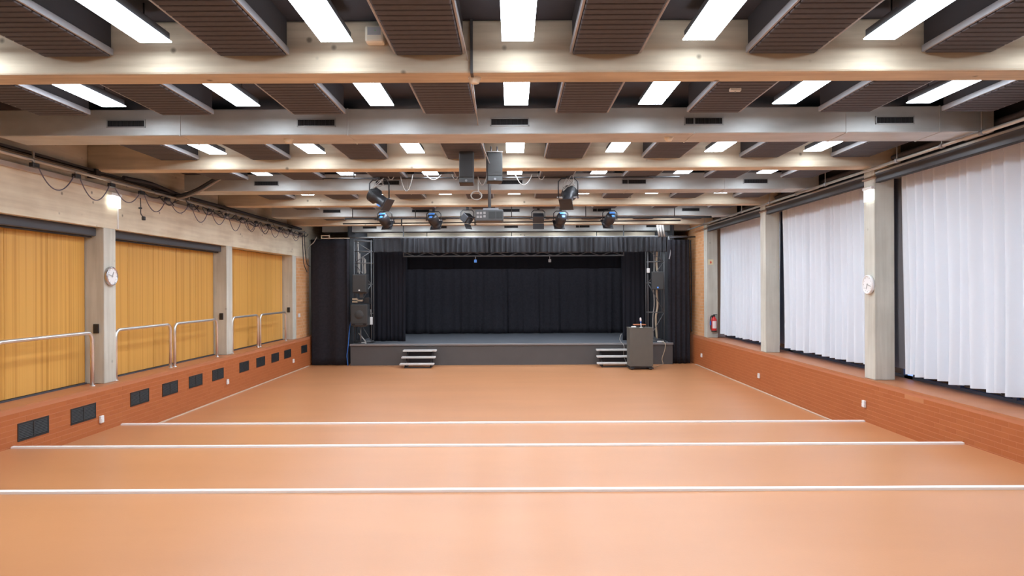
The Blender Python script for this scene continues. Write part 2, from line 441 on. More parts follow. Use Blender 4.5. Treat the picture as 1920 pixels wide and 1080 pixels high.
# ------------------------------------------------------------------ light panels and absorbers between them
LX = [.06+1.605*k for k in range(-3, 4)]
lamp_mesh = None; house_mesh = None
def bay_name(i):
    if i < 3: return None
    if i % 2: return f'bay before the {ORD[(i-3)//2]} concrete beam'
    return f'bay before the {ORD[(i-4)//2]} duct'
LL = 1.45
hb = MB(); hb.bbox(-.13, .13, -LL+.01, -.01, .006, .08, .008); house_mesh = hb.mesh('housing', 'housing_dark')
db = MB(); db.box(-.14, .14, -LL, 0, -.003, .006); lamp_mesh = db.mesh('diffuser', 'lamp_panel')
rb = MB().tube([(0, 0, .08), (0, 0, CEIL-LMP)], .006, 6)
rod_mesh = rb.mesh('hanger_rod', 'dark_steel')
slat_b = MB(); slat_b.bbox(-.30, .30, .004, .096, -.018, .012, .012); slat_mesh = slat_b.mesh('slat', 'absorber_brown')
for i in range(2, 12):
    y1 = BEAM[i]; y0 = BEAM[i-1]+(.31 if (i-1) % 2 else .54)
    far = y1-((.20 if i < 7 else .30) if i % 2 else .58)
    near_view = i >= 3
    for k, x in enumerate(LX):
        lab = (f'white glowing light panel, {ORD[k]} from left in {bay_name(i)}' if near_view else
               f'white glowing light panel overhead out of view, {ORD[k]} from left, {"near" if i == 2 else "rear"} row')
        t = thing('ceiling_light', lab, 'light', (x, far, LMP), 'glowing ceiling panels')
        inst(house_mesh, 'housing', t); inst(lamp_mesh, 'diffuser', t); inst(rod_mesh, 'hanger_rod', t, (0, -LL+.2, 0)); inst(rod_mesh, 'hanger_rod', t, (0, -.2, 0))
    if i > 9: continue
    ay1 = y1-(.02 if i % 2 else .42)
    for j in range(8):
        x = .06+1.605*(j-3.5)
        if j == 0: x += .1
        if j == 7: x -= .1
        lab = (f'dark slatted acoustic panel, {ORD[j]} from left in {bay_name(i)}' if near_view else
               f'dark slatted acoustic panel overhead out of view, {ORD[j]} from left, {"near" if i == 2 else "rear"} row')
        t = thing('acoustic_panel', lab, 'ceiling panel', (x, (y0+ay1)/2, LPL), 'slatted acoustic ceiling panels')
        L2 = (ay1-y0)/2-.01
        MB().box(-.303, .303, -L2, L2, .014, CEIL-LPL).build('casing', 'absorber_side', t)
        for s in (-1, 1):
            MB().bbox(*sorted((s*.304, s*.326)), -L2, L2, -.006, .055, .004).build('edge_rail', 'rail_grey', t)
        n = int(2*L2/.1)
        if near_view:
            for q in range(n): inst(slat_mesh, 'slat', t, (0, -L2+q*2*L2/n, 0))
        else:
            MB().box(-.3, .3, -L2, L2, -.015, .013).build('slat_sheet', 'absorber_brown', t)

# ------------------------------------------------------------------ left bays: oak panels, roller boxes, railings
BAYN = ['nearest left bay', 'middle left bay', 'far left bay']
for bi in range(3):
    y0, y1 = PY[bi+1]+PD+.01, PY[bi+2]-.01
    n = 5; wv = (y1-y0)/n
    for q in range(n):
        t = tag(MB().bbox(XLW-.035, XLW, y0+q*wv+.004, y0+(q+1)*wv-.004, LEDGE+.03, E+1.05, .006).build('oak_panel', 'oak_veneer'),
                f'tall oak veneer folding panel, {ORD[q]} from the near end of the {BAYN[bi]}', 'wall panel', 'oak folding panels in the left wall')
    tag(MB().box(XLW-.03, XLW+.025, y0, y1, LEDGE, LEDGE+.024).build('panel_track', 'roller_dark'), f'thin dark floor track under the oak panels of the {BAYN[bi]}', 'track', 'panel tracks')
    if bi < 2:
        t = thing('roller_box', f'dark grey roller blind box above the oak panels of the {BAYN[bi]}', 'blind box', (-7.16, y0, E+1.06), 'roller boxes over the oak panels')
        MB().bbox(-.09, .09, .01, y1-y0+.0, -.15, -.0, .02).build('casing', 'roller_dark', t)
        MB().bbox(-.035, .03, .03, y1-y0-.03, -.175, -.15, .006).build('bottom_bar', 'absorber_side', t)

def railing(y0, y1, lab, hidden=None):
    r, x, h, rd = .03, -6.985, .89, .13
    t = thing('handrail', lab, 'railing', (x, (y0+y1)/2, LEDGE), 'chrome handrails on the left ledge')
    L2 = (y1-y0)/2
    pts = [(0, -L2, 0), (0, -L2, h-rd)]
    for k in range(1, 7): a = PI/2*k/6; pts.append((0, -L2+rd-rd*math.cos(a), h-rd+rd*math.sin(a)))
    for k in range(0, 7): a = PI/2*k/6; pts.append((0, L2-rd+rd*math.sin(a), h-rd+rd*math.cos(a)))
    pts.append((0, L2, 0))
    MB().tube(pts, r, 12).build('rail_tube', 'chrome', t)
    for s in (-1, 1):
        MB().lathe([(.045, 0), (.045, .008), (.03, .014)], Matrix.Translation((0, s*L2, 0)), 16).build('foot_plate', 'chrome', t)
railing(9.2, 11.35, 'chrome handrail on ledge before the clock pillar, cut by left edge')
railing(12.02, 13.95, 'chrome handrail just beyond the clock pillar, nearer of the middle pair')
railing(14.12, 16.15, 'chrome handrail ending at the second pillar, farther of the middle pair')
railing(17.03, 18.75, 'chrome handrail just beyond the second left pillar, nearer of far pair')
railing(18.92, 21.05, 'farthest chrome handrail, ending at the third left pillar')
railing(6.98, 9.03, 'chrome handrail on left ledge outside the left picture edge')

# grilles in the left low wall
for q, (y, wv) in enumerate([(9.37, .63), (10.5, .63), (12.14, .62), (13.25, .61), (14.34, .62), (15.46, .6), (17.0, .6), (18.13, .62), (19.26, .61), (20.34, .62), (21.98, .62)]):
    zc = E-1.96; hh = .125
    t = thing('wall_grille', f'black louvred air grille low in left brick wall, {ORD[q]} from the viewer', 'grille', (XL, y, zc), 'air grilles in the left wall'); t.scale = (.5, 1, 1)
    f = MB(); d0, d1 = .004, .022
    f.box(d0, d1, 0, wv, hh-.022, hh).box(d0, d1, 0, wv, -hh, -hh+.022).box(d0, d1, 0, .022, -hh+.022, hh-.022).box(d0, d1, wv-.022, wv, -hh+.022, hh-.022)
    f.build('frame', 'grille_black', t)
    MB().box(.004, .007, .02, wv-.02, -hh+.02, hh-.02).build('back_plate', 'grille_void', t)
    MB().box(d0, .024, wv/2-.012, wv/2+.012, -hh+.022, hh-.022).build('divider', 'grille_black', t)
    for a, c in ((.022, wv/2-.012), (wv/2+.012, wv-.022)):
        lv = MB()
        for s in range(9):
            z = -hh+.034+s*.0225
            lv.add([(.008, a, z+.008), (.019, a, z-.004), (.019, c, z-.004), (.008, c, z+.008), (.008, a, z+.011), (.019, a, z-.001), (.019, c, z-.001), (.008, c, z+.011)],
                   [(0, 1, 2, 3), (4, 7, 6, 5), (1, 5, 6, 2), (0, 4, 5, 1), (2, 6, 7, 3), (0, 3, 7, 4)])
        stuff(lv.build('louvres', 'grille_black', t))

def socket(x, y, z, face, lab):
    t = thing('wall_socket', lab, 'socket', (x, y, z), 'white wall sockets')
    s = face
    MB().bbox(*sorted((s*.004, s*.04)), -.045, .045, -.06, .06, .008).build('box', 'white_plastic', t)
    MB().bbox(*sorted((s*.04, s*.047)), -.032, .032, -.05, .01, .004).build('flap', 'white_plastic', t)
socket(XL, 11.26, E-2.135, 1, 'white wall socket beside the second grille in left wall')
socket(XL, 16.25, E-2.2, 1, 'white wall socket beside the sixth grille in left wall')
socket(XL, 21.15, E-2.23, 1, 'white wall socket beside the tenth grille in left wall')
socket(XR, 11.85, E-2.04, -1, 'white wall socket on right brick wall, nearest the viewer')
socket(XR, 16.9, E-2.2, -1, 'white wall socket on right brick wall, middle one')
socket(XR, 22.0, E-2.2, -1, 'white wall socket on right brick wall near the stage curtain')

# black switch plates on the near faces of the left pillars
for y, nm in ((PY[2], 'clock pillar'), (PY[3], 'second left pillar in view'), (PY[4], 'third left pillar in view')):
    t = thing('switch_plate', f'small black switch on the near face of the {nm}', 'switch', (XLP-.13, y, E-.66), 'black pillar switches')
    MB().bbox(-.045, .045, -.025, 0, -.08, .08, .006).build('plate', 'black_plastic', t)
    MB().bbox(-.02, .02, -.032, -.025, -.03, .03, .003).build('key', 'grille_black', t)
t = thing('brick_switch', 'white switch on the orange brick left of the black drape', 'switch', (XLP+.006, 22.2, E-.86))
MB().bbox(0, .03, -.09, .09, -.06, .06, .006).build('plate', 'white_plastic', t)
MB().bbox(.03, .036, -.07, -.01, -.04, .04, .003).build('rocker', 'white_plastic', t); MB().bbox(.03, .036, .01, .07, -.04, .04, .003).build('rocker', 'white_plastic', t)

# clocks
def clock(x, y, z, s, lab, rim):
    t = thing('wall_clock', lab, 'clock', (x, y, z), 'wall clocks')
    M = Matrix.Rotation(PI/2*s, 4, 'Y')
    MB().lathe([(.150, 0), (.165, .012), (.165, .05), (.155, .06), (.140, .056), (.138, .045)], M, 32).build('rim', rim, t)
    MB().lathe([(.139, .044), (.139, .048)], M, 32).build('dial', 'clock_face', t)
    for ln, an, wd in ((.085, 1.1, .010), (.12, 2.9, .007)):
        b = MB(); Q = M @ Matrix.Rotation(an, 4, 'Z'); b.box(-wd, wd, -.02, ln, .050, .054, Q); b.build('hand', 'hand_grey', t)
    b = MB()
    for k in range(12): b.box(-.004, .004, .112, .13, .048, .0505, M @ Matrix.Rotation(k*PI/6, 4, 'Z'))
    stuff(b.build('hour_marks', 'hand_grey', t))
    MB().lathe([(.014, .05), (.014, .058)], M, 12).build('hub', 'hand_grey', t)
clock(XLP, 11.79, E+.235, 1, 'round steel-rimmed clock on the left concrete pillar', 'clock_steel')
clock(XRP, 11.78, E+.03, -1, 'round white clock on the right concrete pillar', 'white_plastic')

# exit signs
def exit_sign(x, y, z, s, lab, wv=.31, hv=.2):
    t = thing('exit_sign', lab, 'exit sign', (x, y, z), 'lit exit signs')
    MB().bbox(*sorted((0, s*.07)), -wv/2, wv/2, hv/2, hv/2+.05, .01).build('housing', 'white_plastic', t)
    MB().box(*sorted((s*.02, s*.045)), -wv/2+.01, wv/2-.01, -hv/2, hv/2).build('lit_panel', 'exit_white', t)
    # running figure and door outline
    M = Matrix.Translation((s*.0455, 0, 0)) @ Matrix(((0, 0, s, 0), (1, 0, 0, 0), (0, 1, 0, 0), (0, 0, 0, 1)))
    b = MB()
    b.prism([(.05, -.06), (.10, -.06), (.10, .06), (.05, .06)], 0, .002, M)
    b.prism([(-.04, .0), (-.01, -.005), (.01, .04), (-.02, .045)], 0, .002, M)
    b.prism([(-.04, 0), (-.06, -.05), (-.045, -.055), (-.02, 0)], 0, .002, M)
    b.prism([(-.02, 0), (.01, -.03), (.0, -.06), (.014, -.06), (.025, -.025), (-.005, .01)], 0, .002, M)
    b.prism([(-.005+.016*math.cos(a*PI/4), .062+.016*math.sin(a*PI/4)) for a in range(8)], 0, .002, M)
    b.build('pictogram', 'exit_green', t)
    return t
t = exit_sign(XLP+.02, 11.88, E+1.53, 1, 'glowing white exit sign high on the left concrete header')
MB().box(-.02, .0, .14, .16, -.46, -.1).build('cable_duct', 'white_plastic', t)
exit_sign(XRP-.0, 11.75, E+1.56, -1, 'glowing white exit sign high on the right concrete pillar', .30, .19)

# trunking, pipe, tray and the garland of leads along the left wall
tag(MB().bbox(-7.0, -6.90, YF+.1, 22.6, E+1.70, E+1.775, .008).build('cable_trunking', 'trunk_grey'), 'long grey cable trunking along the top of the left concrete header', 'trunking')
t = thing('lighting_pipe', 'long steel pipe carrying cables along the left wall', 'pipe', (-6.76, 0, E+1.84))
MB().tube([(0, YF+.2, 0), (0, 22.4, 0)], .026, 10).build('pipe', 'conduit', t)
for y in (4.0, 9.65, 14.3, 18.9):
    MB().box(-.2, .01, y-.015, y+.015, .026, .05).box(-.012, .012, y-.012, y+.012, .03, .13).build('bracket', 'conduit', t)
t = thing('cable_tray', 'dark cable tray running below the beam ends on the left', 'cable tray', (-6.9, 0, E+1.93))
MB().box(-.05, .05, YF+.2, 22.3, 0, .012).build('tray_floor', 'tray_dark', t)
MB().box(-.05, -.042, YF+.2, 22.3, 0, .05).build('tray_side', 'tray_dark', t); MB().box(.042, .05, YF+.2, 22.3, 0, .05).build('tray_side', 'tray_dark', t)
for y in (11.2, 16.2, 21.2):
    MB().box(-.06, .09, y, y+.12, -.09, .06).build('tray_clamp', 'black_plastic', t)
YS = [9.64+.93*k for k in range(14)]
t = thing('socket_garland', 'looping power lead with black sockets hanging along left pipe', 'cable', (-6.74, 0, E+1.76))
for k, y in enumerate(YS):
    o = MB().bbox(-.03, .035, y-.07, y+.07, -.03, .035, .01).build('socket_block', 'black_plastic', t)
    MB().tube([(-.01, y, .03), (-.01, y, .1)], .018, 8).build('hook_clamp', 'conduit', o)
    if k < len(YS)-1:
        sag = [.27, .30, .22, .28, .2, .3, .26, .33, .24, .2, .28, .22, .25][k]
        MB().tube(arc_sag((.01, y+.07, -.01), (.01, YS[k+1]-.07, -.01), sag, 14), .0085, 6, False).build('lead', 'violet_cable', t)
# second, messier layer further back
for k in range(9):
    y = 12.1+k*1.15; pts = [(-6.82+R.uniform(-.04, .06), y+q*.28, E+1.86-R.uniform(0, .2)) for q in range(7)]
    tag(MB().tube(smooth_path(pts, 4), .011, 6, False).build('loose_cable', 'black_cable'), f'tangled black cable lying along the left tray, {ORD[k]} tangle from the viewer', 'cable', 'tangled black cables')
for k in range(10):
    y = 13.2+k*.85; ln = R.uniform(.5, 1.0); z = E+1.80+R.uniform(-.05, .1)
    tag(MB().tube(arc_sag((-6.72+R.uniform(-.08, .05), y, z), (-6.72+R.uniform(-.08, .05), y+ln, E+1.82), R.uniform(.12, .34), 12), R.choice([.007, .010]), 6, False).build('hanging_lead', 'black_cable'),
        f'thin black lead sagging below the left tray, {ORD[k]} sag from the viewer', 'cable', 'sagging black leads')
bl = MB().tube(smooth_path([(-6.82, 12.0, E+1.97), (-6.80, 12.9, E+2.0), (-6.78, 14.0, E+1.93), (-6.8, 16.0, E+1.94), (-6.78, 18.5, E+1.93), (-6.8, 22, E+1.94)], 6), .035, 8).build('cable_bundle', 'black_cable')
tag(bl, 'thick black cable bundle resting on the left tray', 'cable')
h0 = P(329, 371, 13.7); h1 = P(425, 330, 13.2)
hp = [(-6.75, 12.9, E+1.83), h0, P(345, 371.5, 13.6), P(372, 362, 13.4), P(400, 346, 13.3), h1, P(440, 318, 13.2)]
tag(MB().tube(smooth_path(hp, 6), .022, 8).build('grey_hose', 'hose_grey'), 'grey cable hose curving from left tray up behind the second beam', 'hose')
tag(MB().tube(smooth_path([Vector(p)+Vector((-.03, 0, .05)) for p in hp], 6), .03, 8).build('dark_hose', 'absorber_side'), 'dark cable hose curving just above the grey one at left', 'hose')
t = thing('hanging_plug', 'black plug dangling on a short lead under the left pipe', 'cable', P(265, 372, 12.35))
MB().tube(smooth_path([(0, 0, 0), (0, .01, -.15), (-.01, .03, -.28), (.02, .06, -.34)], 5), .008, 6).build('lead', 'black_cable', t)
MB().bbox(-.0, .05, .03, .09, -.40, -.33, .01).build('plug', 'black_plastic', t); MB().bbox(-.03, .02, -.02, .03, -.2, -.17, .008).build('coupler', 'black_plastic', t)
for k, xo in enumerate((0, .07)):
    pts = [(-6.85+xo, 22.3, E+1.9), (-6.84+xo, 22.35, E+1.3), (-6.83+xo, 22.4+.1*k, E+.85), (-6.78+xo, 22.6+.1*k, E+.55+.2*k)]
    tag(MB().tube(smooth_path(pts, 6), .013, 6).build('drop_cable', 'black_cable'), ['black cable hanging down beside the left drape, left of two', 'black cable hanging down beside the left drape, right of two'][k], 'cable')

# ------------------------------------------------------------------ right side: windows, curtains, pelmet, pipe
for k in range(3):
    y0, y1 = PY[k+1]+PD, PY[k+2]
    fr = struct(MB().box(XRW-.03, XRW+.03, y0-.3, y1+.3, LEDGE, LEDGE+.045).box(XRW-.03, XRW+.03, y0-.3, y1+.3, E+1.84, E+1.92).build(f'window_{k+1}', 'frame_alu'))
    n = 4
    for q in range(n+1):
        y = y0+(y1-y0)*q/n; MB().box(XRW-.035, XRW+.035, y-.035, y+.035, LEDGE+.03, E+1.84).build('mullion', 'frame_alu', fr)
    for q in range(n):
        a = y0+(y1-y0)*q/n; MB().box(XRW-.004, XRW+.004, a+.035, a+(y1-y0)/n-.035, LEDGE+.03, E+1.84).build('pane', 'window_glass', fr)
    MB().box(XRW-.10, XRW-.05, y1-.34, y1+PD+.75, LEDGE+.17, E+1.9).build('jamb', 'jamb_grey', fr)
def curtain_right(y0, y1, lab, seed, hem=-1.46):
    rr = random.Random(seed); xc = 6.69
    t = thing('white_curtain', lab, 'curtain', (xc, (y0+y1)/2, E+hem), 'white window curtains')
    L2 = (y1-y0)/2; top = E+1.91-(E+hem)
    # pleat knots
    ks = [-L2]; amp = []
    while ks[-1] < L2-.12: ks.append(ks[-1]+rr.uniform(.17, .30)); amp.append(rr.uniform(.6, 1.0))
    ks[-1] = L2; amp.append(.6)
    low = [rr.uniform(-1, 1) for _ in range(40)]
    us = []
    for i in range(len(ks)-1):
        for q in range(10): us.append((i, q/10))
    us.append((len(ks)-2, 1.0))
    rows = 22; vs = []; fs = []
    for r in range(rows+1):
        v = r/rows; z = top*v
        for (i, s) in us:
            y = ks[i]+(ks[i+1]-ks[i])*s
            # each pleat: a slow swell then a sharp return, seen as a stepped edge
            saw = (s if s < .78 else (1-s)/.22*.78)/.78
            rnd = .5-.5*math.cos(2*PI*s)
            m = v**.7
            d = (saw*m+rnd*(1-m))*amp[i]*.165
            ll = low[int((y+L2)*2.2) % 40]*(1-v)*.03
            yy = y + (1-v)*.05*math.sin(i*1.7+2*v)
            zz = z + (1-v)**6*(.014*math.sin(i*2.3)-.012*saw)
            vs.append((-d+ll, yy, zz))
    n = len(us)
    for r in range(rows):
        for k in range(n-1): fs.append((r*n+k, r*n+k+1, (r+1)*n+k+1, (r+1)*n+k))
    b = MB(); b.add(vs, fs, True); o = b.build('cloth', 'white_cloth', t)
    so = o.modifiers.new('thickness', 'SOLIDIFY'); so.thickness = .003; so.use_rim = False
    # curtain track above
    MB().box(-.03, .03, -L2-.02, L2+.02, top-.0, top+.03).build('track', 'frame_alu', t)
curtain_right(PY[1]+PD+.03, PY[2]-.05, 'long white pleated curtain at the right edge, nearest window', 3)
curtain_right(PY[2]+PD+.0, PY[3]-.08, 'long white pleated curtain between the clock pillar and next pillar', 5)
curtain_right(PY[3]+PD+.0, PY[4]-.08, 'farthest white pleated curtain beside the fire extinguisher pillar', 9)
for k in range(3):
    y0, y1 = PY[k+1]+PD+.005, PY[k+2]-.005
    t = thing('curtain_pelmet', f'dark grey steel pelmet above the {["nearest", "middle", "farthest"][k]} white curtain', 'pelmet', (6.22, y0, E+1.775), 'dark pelmets above the curtains')
    MB().box(-.02, .0, 0, y1-y0, 0, .14).build('front_plate', 'pelmet_grey', t)
    MB().box(.0, .5, 0, y1-y0, .17, .19).build('top_plate', 'pelmet_grey', t)
    MB().box(-.022, .06, 0, y1-y0, -.012, .0).build('lower_lip', 'void_black', t)
    MB().box(-.03, .02, 0, y1-y0, .14, .17).build('upper_channel', 'conduit', t)
t = thing('window_pipe', 'steel lighting pipe running above the curtains and pillar tops', 'pipe', (5.93, 0, E+1.93))
MB().tube([(0, YF+.2, 0), (0, 23.0, 0)], .024, 10).build('pipe', 'conduit', t)
for y in (8.6, 9.4, 10.5, 12.9, 14.2, 15.7, 17.6, 19.3, 21.0):
    MB().lathe([(.036, -.03), (.036, .03)], aim((0, y, 0), (0, 1, 0)), 10).build('clamp', 'rail_grey', t)
    MB().box(-.008, .008, y-.008, y+.008, .02, CEIL-E-1.93).build('hanger', 'conduit', t)
tag(MB().tube([(6.3, YF+.3, E+2.12), (6.3, 22.8, E+2.12)], .045, 8).build('dark_pipe', 'absorber_brown'), 'thick dark brown pipe under the ceiling along the right windows', 'pipe')

# extinguisher and its sign on the last right pillar
yp = PY[4]
t = thing('fire_extinguisher', 'red fire extinguisher hanging on the far right pillar', 'extinguisher', (XRP+.19, yp-.09, LEDGE+.2))
MB().lathe([(.03, 0), (.075, .012), (.085, .035), (.085, .36), (.07, .41), (.035, .44), (.03, .47)], None, 20).build('cylinder', 'red_paint', t)
MB().lathe([(.088, -.005), (.088, .03)], None, 20).build('foot_ring', 'black_plastic', t)
b = MB()
a0, a1 = -PI*.78, -PI*.28
vs = []; 
for k in range(9):
    a = a0+(a1-a0)*k/8
    for z in (.1, .33): vs.append((.0865*math.cos(a), .0865*math.sin(a), z))
b.add(vs, [(2*k, 2*k+2, 2*k+3, 2*k+1) for k in range(8)], True); b.build('label', 'label_white', t)
MB().bbox(-.03, .03, -.03, .03, .47, .52, .008).bbox(-.02, .1, -.015, .015, .52, .54, .005).build('valve_handle', 'black_plastic', t)
MB().tube(smooth_path([(-.02, 0, .5), (-.1, -.02, .48), (-.13, -.03, .35), (-.115, -.02, .15), (-.1, 0, .06)], 5), .014, 8).build('hose', 'black_plastic', t)
MB().bbox(-.14, -.1, -.05, 0, .2, .33, .01).build('nozzle', 'blue_cable', t)
MB().box(-.05, .05, .06, .09, .12, .5).build('wall_bracket', 'dark_steel', t)
t = thing('fire_sign', 'small cream fire sign with red symbol on far right pillar', 'sign', (XRP+.115, yp-.004, E+.79))
MB().bbox(-.085, .085, -.008, 0, -.085, .085, .003).build('plate', 'sign_cream', t)
M = Matrix(((1, 0, 0, 0), (0, 0, 1, -.0085), (0, 1, 0, 0), (0, 0, 0, 1)))
MB().prism([(-.02, -.045), (.02, -.045), (.035, -.01), (.03, .03), (.012, .01), (.01, .055), (-.012, .03), (-.03, .0)], -.003, 0, M).build('flame', 'sign_red', t)

# ------------------------------------------------------------------ stage
SX0, SX1, SY, SZ = -5.41, 5.36, 22.8, .72
t = thing('stage', 'low black stage with dark grey front across the back', 'stage', (0, SY, 0))
MB().box(SX0+.03, SX1-.03, .03, YB-SY-.02, SZ-.08, SZ).build('deck', 'stage_deck', t)
MB().box(SX0, SX1, .02, .05, 0, SZ-.075).build('front_panel', 'stage_front', t)
for s in (SX0, SX1-.03): MB().box(s, s+.03, .05, 4.6, 0, SZ-.08).build('side_panel', 'stage_front', t)
MB().bbox(SX0-.02, SX1+.02, -.015, .06, SZ-.07, SZ+.004, .012).build('edge_trim', 'stage_edge', t)

def drape(name, lab, x0, x1, y, z0, z1, m, period=.22, amp=.05, seed=1, group=None, cat='curtain', parts=None, wave=0, gather=0):
    rr = random.Random(seed); t = thing(name, lab, cat, ((x0+x1)/2, y, z0), group)
    L2 = (x1-x0)/2; h = z1-z0; ks = [-L2]
    while ks[-1] < L2: ks.append(ks[-1]+period*rr.uniform(.65, 1.4))
    ks[-1] = L2; am = [rr.uniform(.4, 1)*amp for _ in ks]; ph = [rr.uniform(-1, 1) for _ in ks]
    us = [(i, q/8) for i in range(len(ks)-1) for q in range(8)]+[(len(ks)-2, 1.0)]
    rows = 16; vs = []; fs = []
    for r in range(rows+1):
        v = r/rows
        for i, s in us:
            x = ks[i]+(ks[i+1]-ks[i])*s
            d = (.5-.5*math.cos(2*PI*s))*am[i]*(1-.35*v)
            if wave: d += wave*math.sin(x*2.1+3*(1-v)*ph[0])*(1-v)**2
            x += gather*(1-v)*ph[i]*.06
            vs.append((max(-L2, min(L2, x)), -d, v*h+(1-v)**8*.01*ph[i]))
    n = len(us)
    for r in range(rows):
        for k in range(n-1): fs.append((r*n+k, r*n+k+1, (r+1)*n+k+1, (r+1)*n+k))
    b = MB(); b.add(vs, fs, True); o = b.build('cloth', m, t)
    so = o.modifiers.new('thickness', 'SOLIDIFY'); so.thickness = .006
    for k in range(max(2, int((x1-x0)/.5))):
        xx = -L2+.05+k*(2*L2-.1)/max(1, int((x1-x0)/.5)-1)
        MB().tube([(xx, 0, h-.01), (xx, 0, h+.05)], .006, 6).build('tie', 'rail_grey', t)
    return t
drape('black_drape', 'plain black floor-length drape between left brick wall and stage', -6.74, -5.46, 22.9, .015, E+1.66, 'black_drape', .42, .07, 2, wave=.05, gather=1)
drape('black_drape', 'narrow black floor-length drape between stage and right brick wall', 5.25, 5.99, 23.02, .015, E+1.60, 'black_drape', .2, .08, 4, gather=.5)
drape('side_curtain', 'black velvet side curtain at the left of the stage opening', -5.0, -3.72, 23.95, SZ+.01, E+1.36, 'black_velvet', .16, .07, 6, gather=.5)
drape('side_curtain', 'black velvet side curtain at the right of the stage opening', 3.88, 4.85, 23.95, SZ+.01, E+1.36, 'black_velvet', .16, .07, 8, gather=.5)
drape('backdrop', 'black backdrop, left half behind the stage', -4.7, -.18, 27.8, SZ+.01, E+1.6, 'black_drape', .34, .09, 10, wave=.07, gather=1)
drape('backdrop', 'black backdrop, right half behind the stage', -.24, 5.2, 27.86, SZ+.01, E+1.6, 'black_drape', .34, .09, 12, wave=.07, gather=1)
drape('border', 'dark border curtain above the backdrop inside the stage', -3.70, 3.86, 24.15, E+.68, E+1.62, 'border_black', .3, .05, 14)
VZ0, VZ1 = E+1.20, E+1.70
drape('valance', 'short black valance above the left side curtain', -4.74, -3.72, 23.3, E+1.24, VZ1, 'valance_cloth', .22, .14, 16, gather=.6)
drape('valance', 'long pleated black valance over the stage opening', -3.7, 5.26, 23.15, VZ0, VZ1, 'valance_cloth', .17, .16, 18)

struct(MB().box(-5.62, -5.56, 23.4, YB, 0, CEIL).build('wall_stage_left', 'void_black'))
struct(MB().box(5.50, 5.56, 23.4, YB, 0, CEIL).build('wall_stage_right', 'void_black'))
t = thing('border_batten', 'dark pipe batten carrying the border curtain inside the stage', 'pipe', (0, 24.15, E+1.67))
MB().tube([(-3.8, 0, 0), (3.95, 0, 0)], .025, 8).build('pipe', 'dark_steel', t)
for x in (-3, 0, 3): MB().tube([(x, 0, 0), (x, 0, SOFF-E-1.67)], .012, 6).build('drop_rod', 'dark_steel', t)
t = thing('valance_truss', 'slim grey truss bar along the bottom of the black valance', 'truss', (0, 23.45, E+1.10))
for z in (0, .13): MB().tube([(-3.7, 0, z), (3.82, 0, z)], .022, 8).build('chord', 'truss_grey', t)
for k in range(19):
    x = -3.7+k*.396; MB().tube([(x, 0, 0 if k % 2 else .13), (x+.396, 0, .13 if k % 2 else 0)], .010, 6).build('brace', 'truss_grey', t)
for x in (-3.72, 3.84): MB().tube([(x, 0, -.02), (x, 0, CEIL-E-1.10)], .02, 8).build('end_post', 'truss_grey', t)
for x in (-1.25, 1.3):
    o = MB().tube([(x, 0, .0), (x, 0, -.12)], .012, 6).build('hook_clamp', 'rail_grey', t)
    MB().bbox(x-.045, x+.045, -.03, .03, -.22, -.12, .01).build('jaw', 'gel_blue' if x < 0 else 'grey_plastic', o)
tag(MB().tube([(-5.5, 23.16, E+1.73), (5.95, 23.16, E+1.73)], .025, 8).build('curtain_rail', 'rail_grey'), 'steel rail carrying the black valance across the stage', 'curtain rail')
def tower(x0, x1, lab, flip):
    t = thing('truss_tower', lab, 'truss', ((x0+x1)/2, 23.2, SZ)); hw = (x1-x0)/2; h = E+1.66-SZ
    for sx in (-hw, hw):
        for yy in (0, .35): MB().tube([(sx, yy, 0), (sx, yy, h)], .019, 8).build('post', 'truss_grey', t)
    zs = [.05, 1.0, 2.0, 2.72, 3.12, h-.04]
    for z in zs:
        for yy in (0, .35): MB().tube([(-hw, yy, z), (hw, yy, z)], .018, 6).build('rung', 'truss_grey', t)
        for sx in (-hw, hw): MB().tube([(sx, 0, z), (sx, .35, z)], .014, 6).build('depth_rung', 'truss_grey', t)
    for k in range(len(zs)-1):
        s = 1 if (k+flip) % 2 else -1
        MB().tube([(-hw*s, 0, zs[k]), (hw*s, 0, zs[k+1])], .014, 6).build('diagonal', 'truss_grey', t)
    for sx in (-hw, hw): MB().box(sx-.06, sx+.06, -.06, .41, 0, .012).build('base_plate', 'dark_steel', t)
    return t
tower(-5.36, -4.78, 'dark truss tower holding two loudspeakers at the left stage corner', 0)
tower(4.62, 5.17, 'dark truss tower holding one loudspeaker at the right stage corner', 1)

def speaker(x, y, z, wv, hv, dv, lab, cone=False, badge='white_plastic', rz=0, grp=None):
    t = thing('loudspeaker', lab, 'loudspeaker', (x, y, z), grp, rz)
    MB().bbox(-wv/2, wv/2, 0, dv, 0, hv, .02).build('cabinet', 'speaker_black', t)
    g = MB().bbox(-wv/2+.02, wv/2-.02, -.015, .005, .02 if not cone else .09, hv-.02, .008).build('grille', 'speaker_grille', t)
    if cone: MB().lathe([(.15, .012), (.148, .016), (.05, .026), (.0005, .03)], aim((0, -.004, hv*.52), (0, -1, 0)), 28).build('cone_bulge', 'speaker_grille', g)
    if cone:
        for s in (-1, 1): MB().box(s*wv*.32-.05, s*wv*.32+.05, -.012, .0, .025, .075).build('port', 'grille_void', t)
    else: MB().bbox(-.025, .025, -.022, -.014, .05, .1, .004).build('badge', badge, t)
    return t
speaker(-5.10, 22.80, E-.13, .465, .61, .37, 'black loudspeaker box, upper one on the left truss tower')
sp = speaker(-5.10, 22.74, E-1.24, .57, .72, .43, 'large black bass loudspeaker, lower one on the left truss tower', True)
speaker(4.87, 22.80, E-.08, .395, .61, .33, 'black loudspeaker box on the right truss tower', False, 'gel_blue', -.12)
